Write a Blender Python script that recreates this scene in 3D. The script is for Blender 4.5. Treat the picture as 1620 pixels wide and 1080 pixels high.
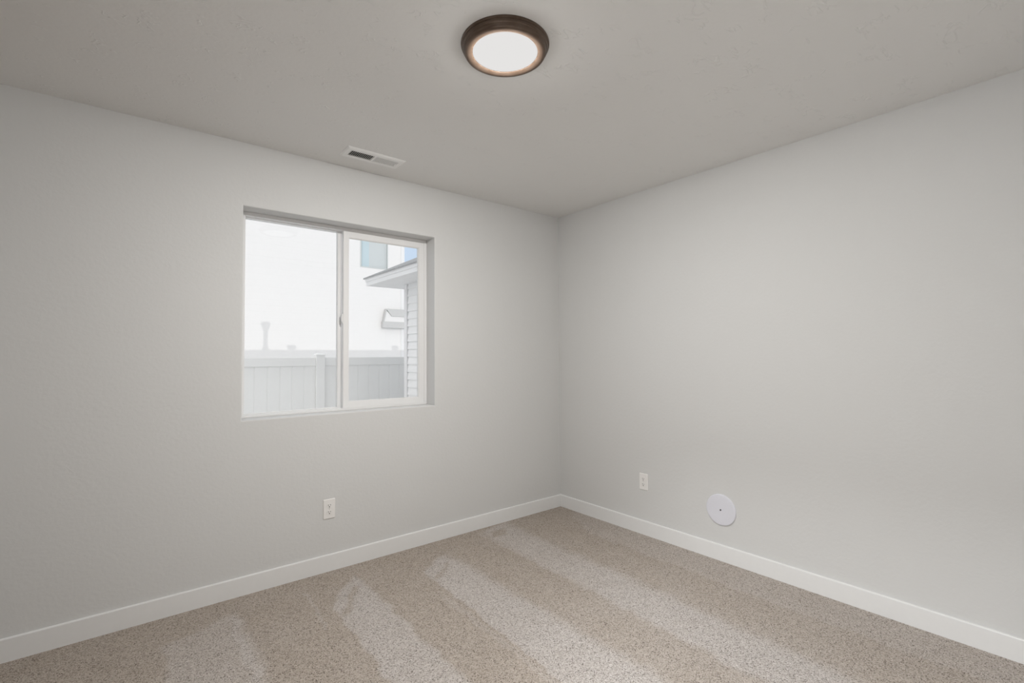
import bpy, bmesh, math, random
from mathutils import Vector, Matrix

random.seed(4)
for o in list(bpy.data.objects):
    bpy.data.objects.remove(o, do_unlink=True)
SC = bpy.context.scene
COL = SC.collection

# ------------------------------------------------------------------ camera
CAM_POS = Vector((-2.8827, -2.9418, 1.2719))
YAW, PITCH, ROLL, FPX = 0.677795, 0.0275167, -0.00602798, 763.3307
fwd = Vector((math.sin(YAW) * math.cos(PITCH), math.cos(YAW) * math.cos(PITCH), math.sin(PITCH)))
rgt0 = Vector((math.cos(YAW), -math.sin(YAW), 0))
up0 = rgt0.cross(fwd)
rgt = math.cos(ROLL) * rgt0 + math.sin(ROLL) * up0
upv = -math.sin(ROLL) * rgt0 + math.cos(ROLL) * up0
cd = bpy.data.cameras.new('camera')
cd.sensor_fit = 'HORIZONTAL'
cd.sensor_width = 36.0
cd.lens = FPX / 1620.0 * 36.0
cd.clip_start = 0.02
cam = bpy.data.objects.new('camera', cd)
COL.objects.link(cam)
m = Matrix((rgt, upv, -fwd)).transposed().to_4x4()
m.translation = CAM_POS
cam.matrix_world = m
SC.camera = cam

# ------------------------------------------------------------------ view, sky, sun
SC.view_settings.view_transform = 'Standard'
SC.view_settings.look = 'None'
SC.view_settings.gamma = 1.0
SC.view_settings.use_curve_mapping = False
SC.view_settings.exposure = 0.0
LAMP_DOWN, LAMP_WIDE, LAMP_RIM = 28.5, 26.0, 0.7   # soft light off the flat diffuser / wide throw to the walls
HALL_FILL_WATTS = 122.0
SUN_STRENGTH = 0.62
SKY_STRENGTH = 0.885

world = bpy.data.worlds.new('sky')
SC.world = world
world.use_nodes = True
nt = world.node_tree
nt.nodes.clear()
wo = nt.nodes.new('ShaderNodeOutputWorld')
bg = nt.nodes.new('ShaderNodeBackground')
tc = nt.nodes.new('ShaderNodeTexCoord')
dp = nt.nodes.new('ShaderNodeVectorMath'); dp.operation = 'DOT_PRODUCT'
dp.inputs[1].default_value = (-0.42, -0.48, 0.77)          # towards the zenith and the sun the sky is paler and brighter
mr = nt.nodes.new('ShaderNodeMapRange')
mr.inputs[1].default_value = -1.0; mr.inputs[2].default_value = 1.0
cr = nt.nodes.new('ShaderNodeValToRGB')
cr.color_ramp.elements[0].position = 0.32
cr.color_ramp.elements[0].color = (0.71, 0.86, 1.06, 1)
cr.color_ramp.elements[1].position = 0.80
cr.color_ramp.elements[1].color = (1.34, 1.33, 1.33, 1)
nt.links.new(tc.outputs['Generated'], dp.inputs[0])
nt.links.new(dp.outputs['Value'], mr.inputs[0])
nt.links.new(mr.outputs[0], cr.inputs[0])
nt.links.new(cr.outputs[0], bg.inputs[0])
bg.inputs[1].default_value = SKY_STRENGTH
nt.links.new(bg.outputs[0], wo.inputs[0])

SUN_TAN = 0.264                                          # low winter sun from behind the house
sd = bpy.data.lights.new('sun', 'SUN')
sd.energy = SUN_STRENGTH
sd.angle = math.radians(0.12)
sd.color = (1.0, 0.97, 0.93)
sun = bpy.data.objects.new('sun', sd)
COL.objects.link(sun)
sun.location = (0, -12, 12)
sun.rotation_euler = Vector((0, 1, -SUN_TAN)).to_track_quat('-Z', 'Y').to_euler()


# ------------------------------------------------------------------ mesh helpers
def bx(bm, x0, x1, y0, y1, z0, z1):
    vs = [bm.verts.new((x, y, z)) for x in (x0, x1) for y in (y0, y1) for z in (z0, z1)]
    q = [(0, 1, 3, 2), (4, 6, 7, 5), (0, 4, 5, 1), (2, 3, 7, 6), (0, 2, 6, 4), (1, 5, 7, 3)]
    for f in q:
        bm.faces.new([vs[i] for i in f])


def box(*a):
    bm = bmesh.new(); bx(bm, *a); return bm


def bevel(bm, w, seg=2):
    bmesh.ops.bevel(bm, geom=list(bm.edges), offset=w, segments=seg, affect='EDGES', profile=0.5)
    return bm


def prism(bm, poly, fn, a, b):
    """poly: list of 2-D points, fn(u, v, t) -> xyz, extruded from t=a to t=b"""
    A = [bm.verts.new(fn(u, v, a)) for u, v in poly]
    B = [bm.verts.new(fn(u, v, b)) for u, v in poly]
    n = len(poly)
    bm.faces.new(A); bm.faces.new(list(reversed(B)))
    for i in range(n):
        bm.faces.new([A[i], B[i], B[(i + 1) % n], A[(i + 1) % n]])


def lathe(bm, prof, n=96, axis='z', close=False):
    """prof: (r, h) pairs turned round the axis"""
    rings = []
    for r, h in prof:
        if r < 1e-6:
            rings.append([bm.verts.new((0, 0, h))])
        else:
            rings.append([bm.verts.new((r * math.cos(2 * math.pi * k / n), r * math.sin(2 * math.pi * k / n), h)) for k in range(n)])
    for a, b in zip(rings, rings[1:]):
        for k in range(n):
            k2 = (k + 1) % n
            if len(a) == 1 and len(b) == 1:
                continue
            if len(a) == 1:
                bm.faces.new([a[0], b[k], b[k2]])
            elif len(b) == 1:
                bm.faces.new([a[k], b[0], a[k2]])
            else:
                bm.faces.new([a[k], b[k], b[k2], a[k2]])
    return bm


def obj(name, bm, mat, parent=None, smooth=False):
    bmesh.ops.recalc_face_normals(bm, faces=list(bm.faces))
    me = bpy.data.meshes.new(name)
    bm.to_mesh(me); bm.free()
    if mat:
        me.materials.append(mat)
    o = bpy.data.objects.new(name, me)
    COL.objects.link(o)
    if smooth:
        for p in me.polygons:
            p.use_smooth = True
        try:
            me.set_sharp_from_angle(angle=math.radians(smooth if smooth is not True else 40))
        except Exception:
            pass
    if parent:
        o.parent = parent
    return o


def tag(o, label, cat, group=None, kind=None):
    o['label'] = label; o['category'] = cat
    if group: o['group'] = group
    if kind: o['kind'] = kind
    return o


def thing(name, label, cat, loc=(0, 0, 0), rot=(0, 0, 0), group=None):
    o = bpy.data.objects.new(name, None)
    COL.objects.link(o)
    o.empty_display_size = 0.05
    o.location = loc; o.rotation_euler = rot
    return tag(o, label, cat, group)


def struct(name, bm, mat, label, cat):
    return tag(obj(name, bm, mat), label, cat, kind='structure')


# ------------------------------------------------------------------ materials
def mat(name, col, rough=0.6, metal=0.0, spec=0.5):
    mt = bpy.data.materials.new(name)
    mt.use_nodes = True
    b = mt.node_tree.nodes['Principled BSDF']
    b.inputs['Base Color'].default_value = (*col, 1)
    b.inputs['Roughness'].default_value = rough
    b.inputs['Metallic'].default_value = metal
    b.inputs['Specular IOR Level'].default_value = spec
    return mt


def N(mt, kind, **kw):
    n = mt.node_tree.nodes.new(kind)
    for k, v in kw.items():
        setattr(n, k, v)
    return n


def L(mt, a, b):
    mt.node_tree.links.new(a, b)


def bsdf(mt):
    return mt.node_tree.nodes['Principled BSDF']


def math_node(mt, op, a, b=None, clamp=False):
    n = N(mt, 'ShaderNodeMath', operation=op, use_clamp=clamp)
    for i, v in enumerate((a, b)):
        if v is None: continue
        if isinstance(v, (int, float)): n.inputs[i].default_value = v
        else: L(mt, v, n.inputs[i])
    return n.outputs[0]


def mottled(name, col, amount=0.04, scale=300, rough=0.5, bump=0.05):
    """plain painted or moulded surface with a faint mottle and grain"""
    mt = mat(name, col, rough)
    t = N(mt, 'ShaderNodeTexCoord')
    no = N(mt, 'ShaderNodeTexNoise'); no.inputs['Scale'].default_value = scale
    L(mt, t.outputs['Object'], no.inputs['Vector'])
    mx = N(mt, 'ShaderNodeMix', data_type='RGBA')
    mx.inputs[6].default_value = (*[c * (1 - amount) for c in col], 1)
    mx.inputs[7].default_value = (*[min(1, c * (1 + amount)) for c in col], 1)
    L(mt, no.outputs['Fac'], mx.inputs[0])
    L(mt, mx.outputs[2], bsdf(mt).inputs['Base Color'])
    bp = N(mt, 'ShaderNodeBump'); bp.inputs['Strength'].default_value = bump; bp.inputs['Distance'].default_value = 0.001
    L(mt, no.outputs['Fac'], bp.inputs['Height'])
    L(mt, bp.outputs[0], bsdf(mt).inputs['Normal'])
    return mt


def wall_paint(name, col, trowel):
    """rolled paint over skip-trowel texture: soft orange peel plus sparse raised trowel ridges"""
    mt = mat(name, col, 0.62, spec=0.3)
    t = N(mt, 'ShaderNodeTexCoord')
    n1 = N(mt, 'ShaderNodeTexNoise'); n1.inputs['Scale'].default_value = 55; n1.inputs['Detail'].default_value = 3
    L(mt, t.outputs['Object'], n1.inputs['Vector'])
    # warped contour lines of a broad noise = curved trowel ridges
    warp = N(mt, 'ShaderNodeMapping'); warp.inputs['Scale'].default_value = (11, 24.0, 16.0)
    warp.inputs['Rotation'].default_value = (0, 0, 0.65)
    L(mt, t.outputs['Object'], warp.inputs['Vector'])
    n2 = N(mt, 'ShaderNodeTexNoise'); n2.inputs['Scale'].default_value = 1.0; n2.inputs['Detail'].default_value = 2.5
    n2.inputs['Distortion'].default_value = 0.6
    L(mt, warp.outputs[0], n2.inputs['Vector'])
    d = math_node(mt, 'SUBTRACT', n2.outputs['Fac'], 0.5)
    d = math_node(mt, 'ABSOLUTE', d)
    r = N(mt, 'ShaderNodeMapRange', interpolation_type='SMOOTHSTEP')
    r.inputs[1].default_value = 0.0; r.inputs[2].default_value = 0.030; r.inputs[3].default_value = 1.0; r.inputs[4].default_value = 0.0
    L(mt, d, r.inputs[0])
    n3 = N(mt, 'ShaderNodeTexNoise'); n3.inputs['Scale'].default_value = 9.0; n3.inputs['Detail'].default_value = 2
    L(mt, t.outputs['Object'], n3.inputs['Vector'])
    k = N(mt, 'ShaderNodeMapRange', interpolation_type='SMOOTHSTEP')
    k.inputs[1].default_value = 0.52; k.inputs[2].default_value = 0.62
    L(mt, n3.outputs['Fac'], k.inputs[0])
    ridge = math_node(mt, 'MULTIPLY', r.outputs[0], k.outputs[0])
    h = math_node(mt, 'ADD', math_node(mt, 'MULTIPLY', ridge, trowel), math_node(mt, 'MULTIPLY', n1.outputs['Fac'], 0.35))
    bp = N(mt, 'ShaderNodeBump'); bp.inputs['Strength'].default_value = 0.35; bp.inputs['Distance'].default_value = 0.006
    L(mt, h, bp.inputs['Height'])
    L(mt, bp.outputs[0], bsdf(mt).inputs['Normal'])
    return mt


M_wall = wall_paint('greige_wall_paint', (0.665, 0.662, 0.653), 0.05)
M_ceil = wall_paint('ceiling_paint', (0.81, 0.802, 0.785), 1.1)
M_trim = mottled('white_trim_paint', (0.80, 0.797, 0.79), 0.015, 40, 0.35, 0.02)
M_vinyl = mottled('white_window_vinyl', (0.82, 0.815, 0.81), 0.01, 60, 0.3, 0.02)
M_plastic = mottled('white_plastic', (0.84, 0.82, 0.80), 0.01, 200, 0.35, 0.02)
M_disc = mottled('cool_white_plastic', (0.725, 0.725, 0.78), 0.01, 120, 0.4, 0.02)
M_slot = mat('dark_slot', (0.03, 0.028, 0.026), 0.7)
M_screw = mat('screw_metal', (0.55, 0.54, 0.52), 0.35, 1.0)
M_darkscrew = mat('dark_screw_head', (0.12, 0.11, 0.12), 0.45, 0.6)
M_vent = mottled('vent_enamel', (0.89, 0.885, 0.87), 0.01, 150, 0.4, 0.02)
M_duct = mat('dark_duct', (0.07, 0.07, 0.065), 0.8)
M_fence = mottled('white_fence_vinyl', (0.90, 0.90, 0.89), 0.015, 30, 0.45, 0.03)
M_siding = mottled('white_lap_siding', (0.90, 0.90, 0.90), 0.015, 25, 0.5, 0.05)
M_brickwhite = mottled('white_house_siding', (0.86, 0.85, 0.845), 0.02, 18, 0.7, 0.05)
M_fascia = mottled('white_fascia_paint', (0.84, 0.84, 0.845), 0.01, 30, 0.45, 0.02)
M_ground = mottled('pale_gravel', (0.86, 0.855, 0.84), 0.06, 40, 0.9, 0.6)


def shingle_mat():
    mt = mat('grey_shingles', (0.3, 0.3, 0.3), 0.9)
    t = N(mt, 'ShaderNodeTexCoord')
    no = N(mt, 'ShaderNodeTexNoise'); no.inputs['Scale'].default_value = 60; no.inputs['Detail'].default_value = 4
    L(mt, t.outputs['Object'], no.inputs['Vector'])
    r = N(mt, 'ShaderNodeValToRGB')
    r.color_ramp.elements[0].position = 0.3; r.color_ramp.elements[0].color = (0.26, 0.27, 0.28, 1)
    r.color_ramp.elements[1].position = 0.7; r.color_ramp.elements[1].color = (0.5, 0.5, 0.5, 1)
    L(mt, no.outputs['Fac'], r.inputs[0]); L(mt, r.outputs[0], bsdf(mt).inputs['Base Color'])
    bp = N(mt, 'ShaderNodeBump'); bp.inputs['Strength'].default_value = 0.6; bp.inputs['Distance'].default_value = 0.004
    L(mt, no.outputs['Fac'], bp.inputs['Height']); L(mt, bp.outputs[0], bsdf(mt).inputs['Normal'])
    return mt


M_shingle = shingle_mat()
M_brown = mottled('brown_light_absorber', (0.09, 0.06, 0.042), 0.2, 8, 0.45, 0.05)


def bronze_mat():
    mt = mat('oil_rubbed_bronze', (0.075, 0.052, 0.038), 0.36, 0.5)
    t = N(mt, 'ShaderNodeTexCoord')
    no = N(mt, 'ShaderNodeTexNoise'); no.inputs['Scale'].default_value = 25; no.inputs['Detail'].default_value = 5
    L(mt, t.outputs['Object'], no.inputs['Vector'])
    r = N(mt, 'ShaderNodeValToRGB')
    r.color_ramp.elements[0].position = 0.35; r.color_ramp.elements[0].color = (0.10, 0.066, 0.046, 1)
    r.color_ramp.elements[1].position = 0.75; r.color_ramp.elements[1].color = (0.135, 0.096, 0.072, 1)
    L(mt, no.outputs['Fac'], r.inputs[0]); L(mt, r.outputs[0], bsdf(mt).inputs['Base Color'])
    return mt


M_bronze = bronze_mat()


def emit_mat(name, col, s):
    mt = bpy.data.materials.new(name); mt.use_nodes = True
    nt = mt.node_tree; nt.nodes.clear()
    o = nt.nodes.new('ShaderNodeOutputMaterial'); e = nt.nodes.new('ShaderNodeEmission')
    e.inputs[0].default_value = (*col, 1); e.inputs[1].default_value = s
    nt.links.new(e.outputs[0], o.inputs[0])
    return mt


M_diffuser = emit_mat('lit_diffuser', (1.0, 0.985, 0.97), 0.785)


def glass_mat(name, tint, refl):
    mt = bpy.data.materials.new(name); mt.use_nodes = True
    nt = mt.node_tree; nt.nodes.clear()
    o = nt.nodes.new('ShaderNodeOutputMaterial')
    mix = nt.nodes.new('ShaderNodeMixShader'); mix.inputs[0].default_value = refl
    tr = nt.nodes.new('ShaderNodeBsdfTransparent'); tr.inputs[0].default_value = (*tint, 1)
    gl = nt.nodes.new('ShaderNodeBsdfGlossy'); gl.inputs['Roughness'].default_value = 0.02
    nt.links.new(tr.outputs[0], mix.inputs[1]); nt.links.new(gl.outputs[0], mix.inputs[2])
    nt.links.new(mix.outputs[0], o.inputs[0])
    return mt


M_glass = glass_mat('clear_window_glass', (0.985, 0.99, 0.99), 0.03)
M_farglass = glass_mat('grey_house_glass', (0.97, 0.98, 0.98), 0.08)
M_blind = mottled('grey_blind', (0.74, 0.76, 0.77), 0.03, 12, 0.8, 0.05)
M_reflection = mottled('pale_blue_reflection', (0.66, 0.78, 0.84), 0.03, 12, 0.8, 0.05)
M_greyframe = mottled('grey_window_frame', (0.62, 0.65, 0.65), 0.02, 30, 0.5, 0.02)
M_porch = mottled('grey_porch_paint', (0.60, 0.60, 0.595), 0.05, 30, 0.6, 0.05)
M_galv = mottled('galvanised_flue', (0.5, 0.5, 0.5), 0.05, 30, 0.5, 0.05)


# carpet: flecked cut pile; vacuum tracks are bands where the pile leans the other way and shows its paler side
def carpet_mat():
    mt = mat('flecked_beige_carpet', (0.5, 0.45, 0.4), 0.95, spec=0.1)
    t = N(mt, 'ShaderNodeTexCoord')
    P = t.outputs['Object']
    # ragged edge for the tracks
    wn = N(mt, 'ShaderNodeTexNoise'); wn.inputs['Scale'].default_value = 9; wn.inputs['Detail'].default_value = 5
    L(mt, P, wn.inputs['Vector'])
    wv = N(mt, 'ShaderNodeVectorMath', operation='SUBTRACT'); wv.inputs[1].default_value = (0.5, 0.5, 0.5)
    L(mt, wn.outputs['Color'], wv.inputs[0])
    ws = N(mt, 'ShaderNodeVectorMath', operation='SCALE'); ws.inputs['Scale'].default_value = 0.10
    L(mt, wv.outputs[0], ws.inputs[0])
    wa = N(mt, 'ShaderNodeVectorMath', operation='ADD')
    L(mt, P, wa.inputs[0]); L(mt, ws.outputs[0], wa.inputs[1])
    Q = wa.outputs[0]

    def half(p, q, soft):
        """1 on the left of the directed line p->q"""
        d = Vector((q[0] - p[0], q[1] - p[1])).normalized()
        n = Vector((-d.y, d.x))
        dot = N(mt, 'ShaderNodeVectorMath', operation='DOT_PRODUCT'); dot.inputs[1].default_value = (n.x, n.y, 0)
        L(mt, Q, dot.inputs[0])
        c = n.x * p[0] + n.y * p[1]
        r = N(mt, 'ShaderNodeMapRange', interpolation_type='SMOOTHSTEP')
        r.inputs[1].default_value = c - soft; r.inputs[2].default_value = c + soft
        L(mt, dot.outputs['Value'], r.inputs[0])
        return r.outputs[0]

    def region(pts, softs, w):
        cur = None
        for i, s in enumerate(softs):
            h = half(pts[i], pts[(i + 1) % len(pts)], s)
            cur = h if cur is None else math_node(mt, 'MULTIPLY', cur, h)
        return math_node(mt, 'MULTIPLY', cur, w)

    acc = None
    # counter-clockwise outlines on the floor, metres
    regs = [
        ([(-2.74, -3.2), (-2.40, -3.2), (-2.42, -0.17), (-2.74, -0.29)], [.03, .02, .02, .012], 0.62),
        ([(-2.12, -3.2), (-1.80, -3.2), (-1.82, -0.15), (-2.04, -0.41)], [.03, .02, .02, .012], 0.95),
        ([(-1.60, -3.2), (-1.20, -3.2), (-1.255, -0.22), (-1.49, -0.37)], [.03, .05, .02, .012], 1.0),
        ([(-0.98, -3.2), (-0.66, -3.2), (-0.61, -0.02), (-0.87, -0.06)], [.03, .06, .02, .03], 0.85),
        ([(-0.27, -3.2), (0.05, -3.2), (0.05, -0.06), (-0.10, -0.22), (-0.29, -0.60)], [.03, .02, .02, .02, .02], 0.42),
        # thin paler lines left by the edge of the vacuum head
        ([(-2.135, -0.62), (-2.115, -0.62), (-2.095, -0.19), (-2.115, -0.19)], [.02, .006, .02, .006], 0.45),
        ([(-1.60, -3.2), (-1.565, -3.2), (-1.535, -0.7), (-1.57, -0.7)], [.02, .008, .1, .008], 0.35),
        ([(-0.905, -0.9), (-0.885, -0.9), (-0.885, -0.06), (-0.905, -0.06)], [.05, .006, .02, .006], 0.35),
        ([(-2.47, -3.2), (-2.43, -3.2), (-2.44, -0.22), (-2.47, -0.22)], [.05, .008, .02, .008], 0.35),
        # broad lighter area in the middle of the room
        ([(-1.7, -3.3), (-0.35, -3.3), (-0.35, -1.1), (-1.25, -1.0)], [.1, .45, .5, .4], 0.26),
    ]
    for pts, softs, w in regs:
        r = region(pts, softs, w)
        acc = r if acc is None else math_node(mt, 'ADD', acc, r)
    # darker smudges across the head of two tracks, where the head turned
    for pts in ([(-2.04, -0.56), (-2.00, -0.57), (-1.85, -0.31), (-1.88, -0.29)], [(-1.49, -0.51), (-1.455, -0.51), (-1.31, -0.35), (-1.34, -0.34)],
                [(-0.86, -0.20), (-0.74, -0.22), (-0.70, -0.10), (-0.82, -0.10)]):
        acc = math_node(mt, 'SUBTRACT', acc, region(pts, [.015] * 4, 0.85))
    # patchy pile
    pn = N(mt, 'ShaderNodeTexNoise'); pn.inputs['Scale'].default_value = 5; pn.inputs['Detail'].default_value = 6; pn.inputs['Roughness'].default_value = 0.65
    L(mt, P, pn.inputs['Vector'])
    acc = math_node(mt, 'ADD', acc, math_node(mt, 'MULTIPLY', math_node(mt, 'SUBTRACT', pn.outputs['Fac'], 0.5), 0.7))
    acc = math_node(mt, 'MINIMUM', math_node(mt, 'MAXIMUM', acc, -0.15), 1.15)

    # yarn flecks
    vo = N(mt, 'ShaderNodeTexVoronoi'); vo.inputs['Scale'].default_value = 290
    vo.inputs['Randomness'].default_value = 1.0
    L(mt, P, vo.inputs['Vector'])
    sep = N(mt, 'ShaderNodeSeparateColor'); L(mt, vo.outputs['Color'], sep.inputs[0])
    ramp = N(mt, 'ShaderNodeValToRGB')
    e = ramp.color_ramp.elements
    e[0].position = 0.0; e[0].color = (0.10, 0.08, 0.066, 1)
    e[1].position = 1.0; e[1].color = (0.62, 0.55, 0.49, 1)
    for p, c in ((0.07, (0.205, 0.17, 0.138)), (0.17, (0.378, 0.325, 0.276)), (0.5, (0.452, 0.392, 0.339)), (0.85, (0.536, 0.473, 0.416))):
        x = e.new(p); x.color = (*c, 1)
    L(mt, sep.outputs[0], ramp.inputs[0])
    gain = N(mt, 'ShaderNodeVectorMath', operation='MULTIPLY_ADD')
    gain.inputs[1].default_value = (0.19, 0.25, 0.345); gain.inputs[2].default_value = (1, 1, 1)
    cmb = N(mt, 'ShaderNodeCombineXYZ')
    for k in range(3): L(mt, acc, cmb.inputs[k])
    L(mt, cmb.outputs[0], gain.inputs[0])
    pale = N(mt, 'ShaderNodeVectorMath', operation='MULTIPLY')
    L(mt, ramp.outputs[0], pale.inputs[0]); L(mt, gain.outputs[0], pale.inputs[1])
    L(mt, pale.outputs[0], bsdf(mt).inputs['Base Color'])
    # pile relief
    fn = N(mt, 'ShaderNodeTexNoise'); fn.inputs['Scale'].default_value = 120; fn.inputs['Detail'].default_value = 3
    L(mt, P, fn.inputs['Vector'])
    hh = math_node(mt, 'SUBTRACT', fn.outputs['Fac'], math_node(mt, 'MULTIPLY', vo.outputs['Distance'], 0.6))
    bp = N(mt, 'ShaderNodeBump'); bp.inputs['Strength'].default_value = 0.8; bp.inputs['Distance'].default_value = 0.006
    L(mt, hh, bp.inputs['Height']); L(mt, bp.outputs[0], bsdf(mt).inputs['Normal'])
    return mt


M_carpet = carpet_mat()

# ------------------------------------------------------------------ room shell
H = 2.44
XL, YB = -3.55, -3.20           # unseen left wall and the wall behind the camera
WX0, WX1, WZ0, WZ1 = -2.384, -1.203, 0.926, 2.092   # window opening
GZ = -0.58                       # ground level outside
WT = 0.20                        # outer wall thickness

struct('floor', box(XL - .12, .12, YB - .12, WT, -0.06, 0.0), M_carpet, 'flecked beige carpet with pale vacuum tracks', 'carpet floor')
struct('ceiling', box(XL - .12, .12, YB - .12, WT, H, H + 0.08), M_ceil, 'textured greige painted ceiling', 'ceiling')


def window_wall():
    bm = bmesh.new()
    x0, x1, z0, z1 = XL, 0.0, 0.0, H
    def rect(y):
        o = [bm.verts.new((x, y, z)) for x, z in ((x0, z0), (x1, z0), (x1, z1), (x0, z1))]
        i = [bm.verts.new((x, y, z)) for x, z in ((WX0, WZ0), (WX1, WZ0), (WX1, WZ1), (WX0, WZ1))]
        return o, i
    fo, fi = rect(0.0); bo, bi = rect(WT)
    for k in range(4):
        k2 = (k + 1) % 4
        bm.faces.new([fo[k], fo[k2], fi[k2], fi[k]])
        bm.faces.new([bo[k2], bo[k], bi[k], bi[k2]])
        bm.faces.new([fi[k], fi[k2], bi[k2], bi[k]])
        bm.faces.new([fo[k2], fo[k], bo[k], bo[k2]])
    # rounded drywall corner round the opening
    eg = [e for e in bm.edges if all(v in fi for v in e.verts)]
    bmesh.ops.bevel(bm, geom=eg, offset=0.006, segments=3, affect='EDGES', profile=0.5)
    return bm


struct('wall_left', window_wall(), M_wall, 'greige wall with the sliding window', 'wall')
clad = bmesh.new()
for a in ((-9.0, WX0 - .01, GZ, 2.45), (WX1 + .01, 0.47, GZ, 2.45), (WX0 - .01, WX1 + .01, GZ, WZ0 - .01), (WX0 - .01, WX1 + .01, WZ1 + .01, 2.45)):
    bx(clad, a[0], a[1], WT, WT + 0.016, a[2], a[3])
clad_o = struct('wall_outside', clad, M_siding, 'white siding on the outside of the window wall', 'wall')
struct('wall_right', box(0.0, 0.12, YB, WT, 0.0, H), M_wall, 'greige wall with the round cover plate', 'wall')
struct('wall_back', box(XL, 0.0, YB - 0.12, YB, 0.0, H), M_wall, 'greige wall behind the camera', 'wall')
DY0, DY1, DZ = -3.10, -2.30, 2.05                       # unseen doorway beside the camera, added to let hall light in
sw = box(XL - 0.12, XL, DY1, WT, 0.0, H)
bx(sw, XL - 0.12, XL, YB, DY0, 0.0, H)
bx(sw, XL - 0.12, XL, DY0, DY1, DZ, H)
struct('wall_side', sw, M_wall, 'greige wall left of the window wall with an added open doorway', 'wall')
HX = -5.30
hb_ = box(HX - .1, HX, -4.2, -1.2, 0, H)
bx(hb_, HX, XL - .12, -4.3, -4.2, 0, H); bx(hb_, HX, XL - .12, -1.2, -1.1, 0, H)
struct('wall_added_hall', hb_, M_wall, 'greige hallway walls added beyond the open doorway', 'wall')
struct('floor_added_hall', box(HX, XL - .12, -4.2, -1.2, -.06, 0), M_trim, 'pale hallway floor added beyond the open doorway', 'floor')
ch = struct('ceiling_added_hall', box(HX, XL - .12, -4.2, -1.2, H, H + .08), M_trim, 'white hallway ceiling added beyond the open doorway', 'ceiling')
hf = obj('fill_fixture', lathe(bmesh.new(), [(0.0, -0.018), (0.15, -0.016), (0.165, 0.0)], 48), M_diffuser, ch)  # unseen disc added above the hall fill light
hf.location = (-4.5, -2.70, H)
hd = bpy.data.lights.new('hall_fill_light', 'AREA')  # unseen hall lamp, added to brighten the right wall
hd.shape = 'DISK'; hd.size = 0.30; hd.energy = HALL_FILL_WATTS; hd.color = (0.96, 0.985, 1.0); hd.specular_factor = 0.0
ho = bpy.data.objects.new('hall_fill_light', hd)
COL.objects.link(ho)
ho.location = (-4.5, -2.70, H - 0.025)


def baseboard(fn, a, b):
    bm = bmesh.new()
    t, h = 0.0125, 0.098
    prof = [(0, 0.0), (t, 0.0), (t, h - 0.004), (t - 0.0015, h - 0.001), (t - 0.004, h), (0, h)]
    prism(bm, prof, fn, a, b)
    return bm


struct('baseboard_left', baseboard(lambda u, v, t: (t, -u, v), XL, 0.0), M_trim, 'white baseboard under the window wall', 'baseboard')
struct('baseboard_right', baseboard(lambda u, v, t: (-u, t, v), YB, -0.0125), M_trim, 'white baseboard along the right wall', 'baseboard')
struct('baseboard_back', baseboard(lambda u, v, t: (t, YB + u, v), XL, -0.0125), M_trim, 'white baseboard behind the camera', 'baseboard')
struct('baseboard_side', baseboard(lambda u, v, t: (XL + u, t, v), DY1, -0.0125), M_trim, 'white baseboard on the unseen side wall', 'baseboard')


# unseen brown panels added on the side wall to darken the far-left ceiling
for k, (a, b, dx) in enumerate(((-2.24, -1.26, 0.0), (-1.30, -0.30, 0.035))):
    db = box(XL + 0.004 + dx, XL + 0.036 + dx, a, b, 0.012, 2.30)
    struct('shade_panel_%d' % (k + 1), bevel(db, 0.003), M_brown, 'unseen brown panel added to darken the left end of the room', 'shade_panel')

# ------------------------------------------------------------------ window
def frame_bm(x0, x1, z0, z1, y0, y1, l, r, b, t, bev=0.003):
    """rectangular frame with member widths left, right, bottom, top"""
    bm = bmesh.new()
    def ring(y, a0, a1, c0, c1):
        return [bm.verts.new((x, y, z)) for x, z in ((a0, c0), (a1, c0), (a1, c1), (a0, c1))]
    fo = ring(y0, x0, x1, z0, z1); fi = ring(y0, x0 + l, x1 - r, z0 + b, z1 - t)
    bo = ring(y1, x0, x1, z0, z1); bi = ring(y1, x0 + l, x1 - r, z0 + b, z1 - t)
    for k in range(4):
        k2 = (k + 1) % 4
        bm.faces.new([fo[k], fo[k2], fi[k2], fi[k]])
        bm.faces.new([bo[k2], bo[k], bi[k], bi[k2]])
        bm.faces.new([fi[k], fi[k2], bi[k2], bi[k]])
        bm.faces.new([fo[k2], fo[k], bo[k], bo[k2]])
    if bev:
        bmesh.ops.bevel(bm, geom=list(bm.edges), offset=bev, segments=2, affect='EDGES')
    return bm


FY = 0.112                        # room-side face of the window frame
win = struct('window_1', frame_bm(WX0, WX1, WZ0, WZ1, FY, WT + 0.012, 0.030, 0.020, 0.013, 0.020, 0.002), M_vinyl,
             'white vinyl two-pane sliding window', 'window')
# stepped sill and head tracks inside the frame
trk = bmesh.new()
bx(trk, WX0 + .030, WX1 - .020, 0.150, 0.155, WZ0 + .013, WZ0 + .018)
bx(trk, WX0 + .030, WX1 - .020, 0.150, 0.155, WZ1 - .023, WZ1 - .020)
obj('track', trk, M_vinyl, win)
# sliding sash on the right, room side
SX0, SX1, SZ0, SZ1 = -1.797, -1.222, 0.938, 2.073
sash = obj('sliding_sash', frame_bm(SX0, SX1, SZ0, SZ1, 0.116, 0.147, 0.034, 0.041, 0.041, 0.042, 0.0015), M_vinyl, win)
obj('glazing_bead', frame_bm(SX0 + .030, SX1 - .037, SZ0 + .037, SZ1 - .038, 0.121, 0.130, 0.008, 0.008, 0.008, 0.008, 0.0015), M_vinyl, sash)
obj('glass_pane', box(SX0 + .032, SX1 - .039, 0.132, 0.136, SZ0 + .039, SZ1 - .040), M_glass, sash)
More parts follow.
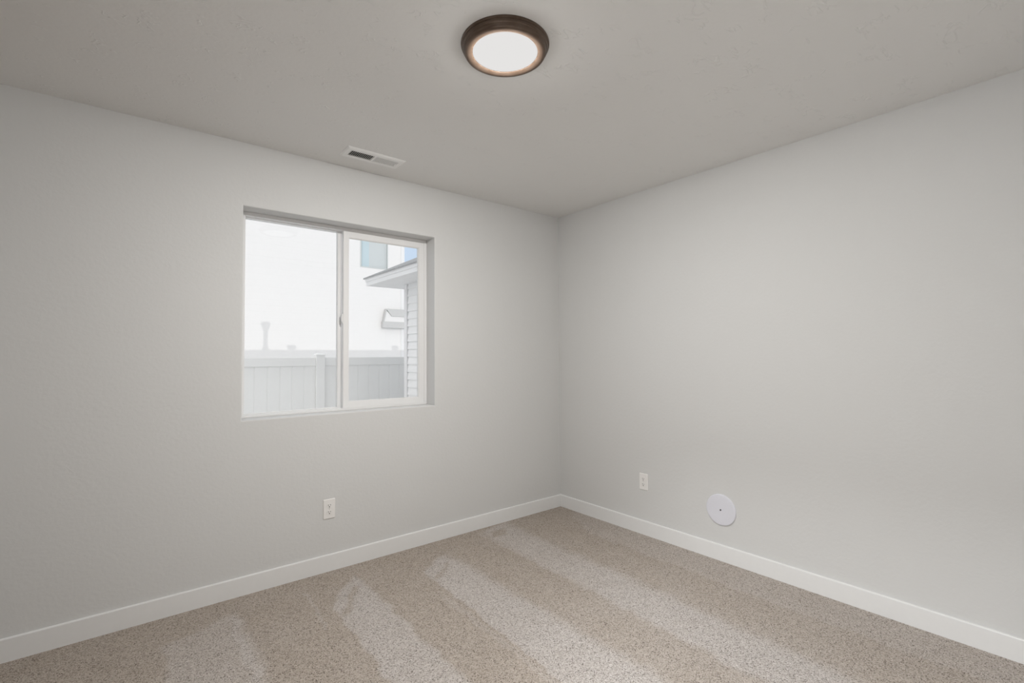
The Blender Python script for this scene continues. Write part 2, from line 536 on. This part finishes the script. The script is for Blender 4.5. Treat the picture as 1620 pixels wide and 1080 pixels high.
# fixed lite on the left, outer side
fx = obj('fixed_sash', frame_bm(WX0 + .026, SX0 + .004, WZ0 + .010, WZ1 - .012, 0.160, 0.186, 0.010, 0.026, 0.009, 0.009, 0.0015), M_vinyl, win)
obj('glass_pane', box(WX0 + .032, SX0 - .018, 0.172, 0.176, WZ0 + .015, WZ1 - .017), M_glass, fx)
# cam latch on the meeting stile
lt = bevel(box(SX0 - .004, SX0 + .004, 0.120, 0.142, 1.478, 1.540), 0.0018)
latch = obj('latch', lt, M_vinyl, win)
lv = bmesh.new()
prism(lv, [(0.0, 0.0), (0.010, 0.004), (0.012, 0.030), (0.004, 0.052), (-0.004, 0.050), (-0.002, 0.022)],
      lambda u, v, t: (SX0 - .003 - t, 0.122 + u, 1.488 + v), 0.0, 0.007)
obj('lever', bevel(lv, 0.0012, 1), M_vinyl, latch)

# ------------------------------------------------------------------ ceiling lamp
LX, LY = -1.775, -1.535
lamp = thing('ceiling_light', 'round flush ceiling light with bronze rim and glowing white diffuser', 'ceiling light', (LX, LY, H))
rim = [(0.150, 0.0), (0.1655, 0.0), (0.1665, -0.003), (0.1660, -0.007), (0.1630, -0.0085), (0.1605, -0.0090), (0.1600, -0.0120),
       (0.1612, -0.0135), (0.1608, -0.0180), (0.1590, -0.0215), (0.1560, -0.0228), (0.1552, -0.0245), (0.1545, -0.0275),
       (0.1538, -0.0318), (0.1520, -0.0344), (0.1490, -0.0357), (0.1450, -0.0360), (0.1380, -0.0355), (0.1300, -0.0342), (0.1245, -0.0327), (0.1225, -0.0320), (0.1222, -0.024)]
obj('rim', lathe(bmesh.new(), rim, 128), M_bronze, lamp, smooth=35)
dif = [(0.1222, -0.0290), (0.118, -0.0296), (0.10, -0.0300), (0.06, -0.0302), (0.0, -0.0303)]
obj('diffuser', lathe(bmesh.new(), dif, 96), M_diffuser, lamp, smooth=True)
ld = bpy.data.lights.new('lamp_light', 'AREA')
ld.shape = 'DISK'; ld.size = 0.236; ld.energy = LAMP_DOWN; ld.color = (1.0, 0.99, 0.968)
lo = bpy.data.objects.new('lamp_light', ld)
COL.objects.link(lo)
lo.location = (0, 0, -0.0310)
lo.parent = lamp
pd = bpy.data.lights.new('lamp_throw', 'POINT')
pd.energy = LAMP_WIDE; pd.shadow_soft_size = 0.01; pd.color = (1.0, 0.99, 0.968)
# photometric profile of the fixture: even below the horizontal, cut off a few degrees above it by the rim
pd.use_nodes = True
pn = pd.node_tree
em = [n for n in pn.nodes if n.type == 'EMISSION'][0]
ptc = pn.nodes.new('ShaderNodeTexCoord'); psx = pn.nodes.new('ShaderNodeSeparateXYZ'); pmr = pn.nodes.new('ShaderNodeMapRange')
pmr.inputs[1].default_value = 0.017; pmr.inputs[2].default_value = 0.080
pmr.inputs[3].default_value = 1.0; pmr.inputs[4].default_value = 0.0
pn.links.new(ptc.outputs['Normal'], psx.inputs[0]); pn.links.new(psx.outputs[2], pmr.inputs[0]); pn.links.new(pmr.outputs[0], em.inputs['Strength'])
po = bpy.data.objects.new('lamp_throw', pd)
COL.objects.link(po)
po.location = (0, 0, -0.041)
po.parent = lamp
qd = bpy.data.lights.new('lamp_edge_glow', 'POINT')
qd.energy = LAMP_RIM; qd.shadow_soft_size = 0.05; qd.color = (1.0, 0.99, 0.968); qd.specular_factor = 0.0
qo = bpy.data.objects.new('lamp_edge_glow', qd)
COL.objects.link(qo)
qo.location = (0, 0, -0.100)
qo.parent = lamp
for l_ in (lo, po, qo):
    l_.visible_glossy = False        # the glowing diffuser itself is what shows in reflections
pd.specular_factor = 0.0; ld.specular_factor = 0.0

# ------------------------------------------------------------------ ceiling register
VX, VY = -1.748, -0.237
vent = thing('ceiling_vent', 'white rectangular ceiling air vent above the window', 'vent', (VX, VY, H))
hw, hh = 0.175, 0.0745            # outer half sizes
iw, ih = 0.142, 0.037             # louvre opening half sizes
fb = bmesh.new()
def vring(a, b, z): return [fb.verts.new((sx * a, sy * b, z)) for sx, sy in ((-1, -1), (1, -1), (1, 1), (-1, 1))]
rings = [vring(hw, hh, 0.0), vring(hw, hh, -0.002), vring(hw - 0.010, hh - 0.010, -0.008), vring(iw + 0.004, ih + 0.004, -0.009), vring(iw, ih, -0.007), vring(iw, ih, 0.0)]
for a, b in zip(rings, rings[1:]):
    for k in range(4):
        fb.faces.new([a[k], a[(k + 1) % 4], b[(k + 1) % 4], b[k]])
obj('frame', fb, M_vent, vent)
cb = box(-0.006, 0.006, -ih, ih, -0.0085, -0.001)
obj('centre_bar', cb, M_vent, vent)
obj('duct', box(-iw, iw, -ih, ih, -0.0012, -0.0004), M_duct, vent)
for sgn, nm in ((-1, 'louver_bank'), (1, 'louver_bank')):
    lb = bmesh.new()
    n = 13
    for k in range(n):
        cx = sgn * (0.006 + (iw - 0.006) * (k + 0.5) / n)
        # blades of the two banks lean away from the centre
        dx = sgn * 0.0026
        poly = [(cx - dx - .0007, -0.0012), (cx - dx + .0007, -0.0012), (cx + dx + .0007, -0.0078), (cx + dx - .0007, -0.0078)]
        prism(lb, poly, lambda u, v, t: (u, t, v), -ih, ih)
    obj(nm, lb, M_vent, vent)
obj('damper_lever', bevel(box(iw - 0.012, iw - 0.006, -0.010, 0.010, -0.014, -0.006), 0.001, 1), M_vent, vent)
for sx in (-1, 1):
    s = lathe(bmesh.new(), [(0.0, -0.0105), (0.0025, -0.0102), (0.0036, -0.009), (0.0036, -0.008)], 16)
    so = obj('screw', s, M_vent, vent); so.location = (sx * (iw + 0.014), 0, 0.0005)


# ------------------------------------------------------------------ outlets
def rounded_rect(w, h, r, n=6):
    pts = []
    for cx, cy, a0 in ((w - r, h - r, 0), (-w + r, h - r, 90), (-w + r, -h + r, 180), (w - r, -h + r, 270)):
        for k in range(n + 1):
            a = math.radians(a0 + 90 * k / n)
            pts.append((cx + r * math.cos(a), cy + r * math.sin(a)))
    return pts


def outlet(label, loc, rotz):
    """local frame: plate in the XZ plane, facing -Y"""
    t = thing('wall_outlet', label, 'outlet', loc, (0, 0, rotz), 'wall outlets')
    bm = bmesh.new()
    outer = rounded_rect(0.035, 0.0575, 0.004)
    inner = rounded_rect(0.032, 0.0545, 0.004)
    a = [bm.verts.new((u, 0.0, v)) for u, v in outer]
    b = [bm.verts.new((u, -0.003, v)) for u, v in outer]
    c = [bm.verts.new((u, -0.0058, v)) for u, v in inner]
    n = len(a)
    for p, q in ((a, b), (b, c)):
        for k in range(n):
            bm.faces.new([p[k], p[(k + 1) % n], q[(k + 1) % n], q[k]])
    bm.faces.new(c); bm.faces.new(list(reversed(a)))
    obj('cover_plate', bm, M_plastic, t)
    for s in (1, -1):
        rb = bmesh.new()
        # duplex face: round sides, flat top and bottom
        pts = [(0.0165 * math.cos(x), max(-0.0135, min(0.0135, 0.0165 * math.sin(x)))) for x in [2 * math.pi * k / 40 for k in range(40)]]
        prism(rb, pts, lambda u, v, w: (u, w, v + s * 0.0195), -0.0052, -0.0072)
        r = obj('receptacle', rb, M_plastic, t)
        obj('slot', box(-0.0076, -0.0050, -0.0076, -0.0070, s * .0195 - 0.001, s * .0195 + 0.0075), M_slot, r)
        obj('slot', box(0.0052, 0.0076, -0.0076, -0.0070, s * .0195 - 0.000, s * .0195 + 0.0070), M_slot, r)
        gh = bmesh.new()
        prism(gh, [(0.0030 * math.cos(x), 0.0034 * math.sin(x)) for x in [2 * math.pi * k / 16 for k in range(16)]],
              lambda u, v, w: (u, w, v + s * .0195 - 0.0072), -0.0070, -0.0076)
        obj('ground_hole', gh, M_slot, r)
    sc = lathe(bmesh.new(), [(0.0, 0.0018), (0.0018, 0.0014), (0.0028, 0.0)], 16)
    so = obj('screw', sc, M_screw, t)
    so.rotation_euler = (math.pi / 2, 0, 0); so.location = (0, -0.0057, 0)
    return t


outlet('white duplex outlet on the window wall below the window', (-1.919, 0.0, 0.364), 0)
outlet('white duplex outlet on the right wall beside the round plate', (0.0, -0.841, 0.3685), -math.pi / 2)

# ------------------------------------------------------------------ round cover plate
cp = thing('round_cover_plate', 'round white blank cover plate low on the right wall', 'cover plate', (0.0, -1.408, 0.310), (0, -math.pi / 2, 0))
pl = lathe(bmesh.new(), [(0.0945, 0.0), (0.0948, 0.004), (0.0935, 0.0065), (0.0905, 0.0078), (0.086, 0.0082), (0.05, 0.0086), (0.0, 0.0088)], 96)
obj('plate', pl, M_disc, cp, smooth=True)
sb = lathe(bmesh.new(), [(0.0, 0.0125), (0.003, 0.0120), (0.0048, 0.0105), (0.0052, 0.0086)], 20)
o = obj('screw', sb, M_darkscrew, cp, smooth=True); o['label'] = 'dark centre screw'

# ================================================================== outdoors
struct('ground', box(-14, 16, WT + .02, 30, GZ - 0.2, GZ), M_ground, 'side yard ground outside the window', 'ground')

# our own roof: its ridge throws the long shadow on the house beyond the fence
RY, RZ = -7.0, 6.3
rb = bmesh.new()
ez, ey = 2.60, 0.62
prism(rb, [(ey, ez), (RY, RZ), (-14.6, ez), (-14.6, ez - .15), (RY, RZ - .15), (ey, ez - .15)], lambda u, v, t: (t, u, v), -9.0, 9.0)
roof = struct('roof', rb, M_shingle, 'shingled roof of the house above the room', 'roof')
fl = lathe(bmesh.new(), [(0.0, 0.75), (0.10, 0.745), (0.125, 0.71), (0.125, 0.685), (0.10, 0.68), (0.105, 0.62), (0.085, 0.57), (0.055, 0.545),
                         (0.052, 0.15), (0.06, 0.10), (0.085, 0.04), (0.11, -0.10), (0.0, -0.10)], 32)
fo_ = obj('flue_pipe', fl, M_galv, roof, smooth=True); fo_.location = (0.104, RY, RZ)
for vx in (0.763, 3.86):
    vb = bmesh.new()
    bx(vb, -0.08, 0.08, -0.08, 0.08, -0.08, 0.06); bx(vb, -0.118, 0.118, -0.118, 0.118, 0.05, 0.105)
    v_ = obj('roof_vent', vb, M_galv, roof); v_.location = (vx, RY, RZ)

# ------------------------------------------------------------------ house wing to the right
CX, CY, SZ = 0.470, 3.855, 2.36
wing = thing('house_wing', 'white lap-sided house corner with eave close outside on the right', 'house wing', (CX, CY, GZ))


def wparent(o):
    o.parent = wing
    o.matrix_parent_inverse = Matrix.Translation(wing.location).inverted()
    return o


def lap_profile(z0, z1, step, proud):
    """saw-tooth outline (depth, z) of lap siding, bottom to top"""
    pts = []
    z = z0
    while z < z1 - 1e-6:
        zt = min(z + step, z1)
        pts += [(proud, z), (0.002, zt - 0.0005)]
        z = zt
    return pts


sbm = bmesh.new()
pr = lap_profile(GZ, SZ, 0.1145, 0.020)
poly = [(0.0 - 0.1, SZ), (-0.1, GZ)] + [(d, z) for d, z in pr]
prism(sbm, poly, lambda u, v, t: (CX + 0.024 - u, t, v), WT + 0.02, CY - 0.09)
wparent(obj('siding', sbm, M_siding))
ebm = bmesh.new()
prism(ebm, poly, lambda u, v, t: (t, CY - 0.02 + u, v), CX + 0.09, CX + 4.2)
wparent(obj('siding', ebm, M_siding))
wparent(obj('corner_trim', bevel(box(CX - 0.004, CX + 0.085, CY - 0.085, CY + 0.004, GZ, SZ), 0.004), M_fascia))
EX, EY = 0.042, 4.297             # outer corner of the soffit
sfb = box(EX + 0.012, CX + 4.6, 0.72, EY - 0.012, SZ + 0.004, SZ + 0.012)
y_ = EY - 0.012
while y_ > 0.76:
    bx(sfb, EX + 0.012, CX + 4.6, max(0.72, y_ - 0.092), y_, SZ - 0.002, SZ + 0.004)
    y_ -= 0.10
wparent(obj('soffit', sfb, M_fascia))
fb2 = bmesh.new()
fp = [(0.0, SZ - 0.006), (0.0, SZ + 0.050), (-0.012, SZ + 0.054), (-0.012, SZ + 0.086), (-0.022, SZ + 0.090), (-0.022, SZ + 0.112), (0.015, SZ + 0.112), (0.015, SZ - 0.006)]
rows = [[fb2.verts.new(p) for p in ((EX + u, 0.75, v), (EX + u, EY - u, v), (CX + 4.6, EY - u, v))] for u, v in fp]   # mitred at the corner
for a, b in zip(rows, rows[1:] + rows[:1]):
    for k in (0, 1):
        fb2.faces.new([a[k], a[k + 1], b[k + 1], b[k]])
fb2.faces.new([r_[0] for r_ in rows]); fb2.faces.new([r_[2] for r_ in reversed(rows)])
wparent(obj('fascia', fb2, M_fascia))
# hip roof over the wing
hb = bmesh.new()
P0 = (EX - 0.035, EY + 0.035, SZ + 0.114)
half_w, pitch = 2.3, 0.5
rx, rz = P0[0] + half_w, P0[2] + half_w * pitch
c1 = (P0[0] + 2 * half_w, P0[1], P0[2])
y_in = -1.5
def both(p):
    return hb.verts.new(p), hb.verts.new((p[0], p[1], p[2] - 0.018))
vA, vA2 = both(P0); vB, vB2 = both(c1); vR, vR2 = both((rx, P0[1] - half_w, rz))
vC, vC2 = both((P0[0], 0.64, P0[2])); vD, vD2 = both((c1[0], 0.64, c1[2])); vS, vS2 = both((rx, 0.64, rz))
for f in ((vA, vR, vS, vC), (vA, vB, vR), (vB, vD, vS, vR)):
    hb.faces.new(f)
for f in ((vA2, vC2, vS2, vR2), (vA2, vR2, vB2), (vB2, vR2, vS2, vD2)):
    hb.faces.new(f)
for a, b, a2, b2 in ((vA, vC, vA2, vC2), (vA, vB, vA2, vB2), (vB, vD, vB2, vD2), (vC, vS, vC2, vS2), (vS, vD, vS2, vD2)):
    hb.faces.new((a, b, b2, a2))
wparent(obj('shingle_roof', hb, M_shingle))

# ------------------------------------------------------------------ vinyl privacy fence
FYY, FTOP = 4.80, 1.247
fence = thing('privacy_fence', 'white vinyl privacy fence with capped post across the side yard', 'fence', (-0.5, FYY, GZ))


def fparent(o):
    o.parent = fence
    o.matrix_parent_inverse = Matrix.Translation(fence.location).inverted()
    return o


posts = [-0.502 + 2.0 * k for k in range(-3, 5) if k != 1]     # the next post to the right stands behind the house corner
posts = [-6.50, -4.50, -2.50, -0.502, 1.62, 3.74]
for px in posts:
    p = fparent(obj('post', bevel(box(px - .0635, px + .0635, FYY - .0635, FYY + .0635, GZ, FTOP + 0.040), 0.006), M_fence))
    cbm = bmesh.new()
    def sq(a, z): return [cbm.verts.new((px + sx * a, FYY + sy * a, z)) for sx, sy in ((-1, -1), (1, -1), (1, 1), (-1, 1))]
    rr = [sq(.072, FTOP + .030), sq(.072, FTOP + .046), sq(.062, FTOP + .052), sq(.030, FTOP + .066)]
    for a, b in zip(rr, rr[1:]):
        for k in range(4): cbm.faces.new([a[k], a[(k + 1) % 4], b[(k + 1) % 4], b[k]])
    cbm.faces.new(rr[-1]); cbm.faces.new(list(reversed(rr[0])))
    c = obj('post_cap', cbm, M_fence)
    c.parent = p
for a, b in zip(posts, posts[1:]):
    x0, x1 = a + .0635, b - .0635
    fparent(obj('top_rail', bevel(box(x0, x1, FYY - .025, FYY + .025, FTOP - 0.128, FTOP), 0.004), M_fence))
    pb = bmesh.new()
    n = max(1, round((x1 - x0) / 0.178))
    w = (x1 - x0) / n
    for k in range(n):
        u0, u1 = x0 + k * w, x0 + (k + 1) * w
        poly = [(u0, -0.006), (u0 + .006, -0.012), (u1 - .006, -0.012), (u1, -0.006), (u1, 0.011), (u0, 0.011)]
        prism(pb, poly, lambda u, v, t: (u, FYY + v, t), GZ + 0.08, FTOP - 0.120)
    fparent(obj('board_panel', pb, M_fence))

# ------------------------------------------------------------------ white house beyond the fence
NY = 11.40
nb = thing('neighbor_house', 'sunlit white two-storey house wall beyond the fence', 'house', (0, NY, GZ))


def nparent(o, p=None):
    o.parent = p or nb
    if not p:
        o.matrix_parent_inverse = Matrix.Translation(nb.location).inverted()
    return o


NX0, NX1, NZ1 = -7.5, 4.165, 6.9
nwx0, nwx1, nwz0, nwz1 = 2.716, 3.618, 3.985, 5.25
nbm = bmesh.new()
pr = lap_profile(GZ, NZ1, 0.17, 0.006)
def lapwall(x0, x1, z0, z1):
    p = [(d, z) for d, z in lap_profile(z0, z1, 0.17, 0.0034)]
    prism(nbm, [(-0.15, z1), (-0.15, z0)] + p, lambda u, v, t: (t, NY - u, v), x0, x1)
zs_lo = GZ + 0.17 * round((nwz0 - GZ) / 0.17)
lapwall(NX0, NX1, GZ, nwz0)
lapwall(NX0, nwx0, nwz0, nwz1)
lapwall(nwx1, NX1, nwz0, nwz1)
lapwall(NX0, NX1, nwz1, NZ1)
bx(nbm, NX1 - 0.15, NX1, NY + 0.15, NY + 8, GZ, NZ1)
nparent(obj('siding', nbm, M_brickwhite))
nparent(obj('corner_trim', box(NX1 - 0.10, NX1 + 0.02, NY - 0.022, NY + 0.10, GZ, NZ1), M_fascia))
nparent(obj('roof', box(NX0 - .3, NX1 + .3, NY - .3, NY + 8.3, NZ1, NZ1 + .2), M_shingle))
nw = nparent(obj('window', frame_bm(nwx0, nwx1, nwz0, nwz1, NY - 0.012, NY + 0.06, 0.035, 0.018, 0.03, 0.03, 0.003), M_greyframe))
nparent(obj('pane', box(nwx0 + .03, nwx1 - .015, NY + 0.02, NY + 0.026, nwz0 + .025, nwz1 - .025), M_farglass), nw)
nparent(obj('blind', box(nwx0 + .03, nwx1 - .015, NY + 0.055, NY + 0.065, nwz0 + .025, nwz1 - .025), M_blind), nw)
nparent(obj('reflection_strip', box(nwx0 + .07, nwx0 + .30, NY + 0.040, NY + 0.070, nwz0 + .025, nwz1 - .025), M_reflection), nw)  # sky reflection in the glass, built as a pale blue strip

# small roofed bay at the right end of that house
PY = 11.25
nparent(obj('porch_beam', box(3.399, 5.2, PY, NY - 0.012, 2.143, 2.335), M_porch))
pr_ = bmesh.new()
prism(pr_, [(3.500, 2.737), (3.688, 2.509), (5.2, 2.509), (5.2, 2.737)], lambda u, v, t: (u, t, v), PY - .01, NY - 0.012)
prism(pr_, [(3.500, 2.737), (3.419, 2.335), (3.440, 2.335), (3.522, 2.71)], lambda u, v, t: (u, t, v), PY - .01, NY - 0.012)
nparent(obj('porch_roof', pr_, M_porch))
pg_ = bmesh.new()
prism(pg_, [(3.520, 2.69), (3.440, 2.336), (5.2, 2.336), (5.2, 2.508), (3.684, 2.508)], lambda u, v, t: (u, t, v), PY + .02, NY - 0.012)
nparent(obj('porch_gable', pg_, M_brickwhite))
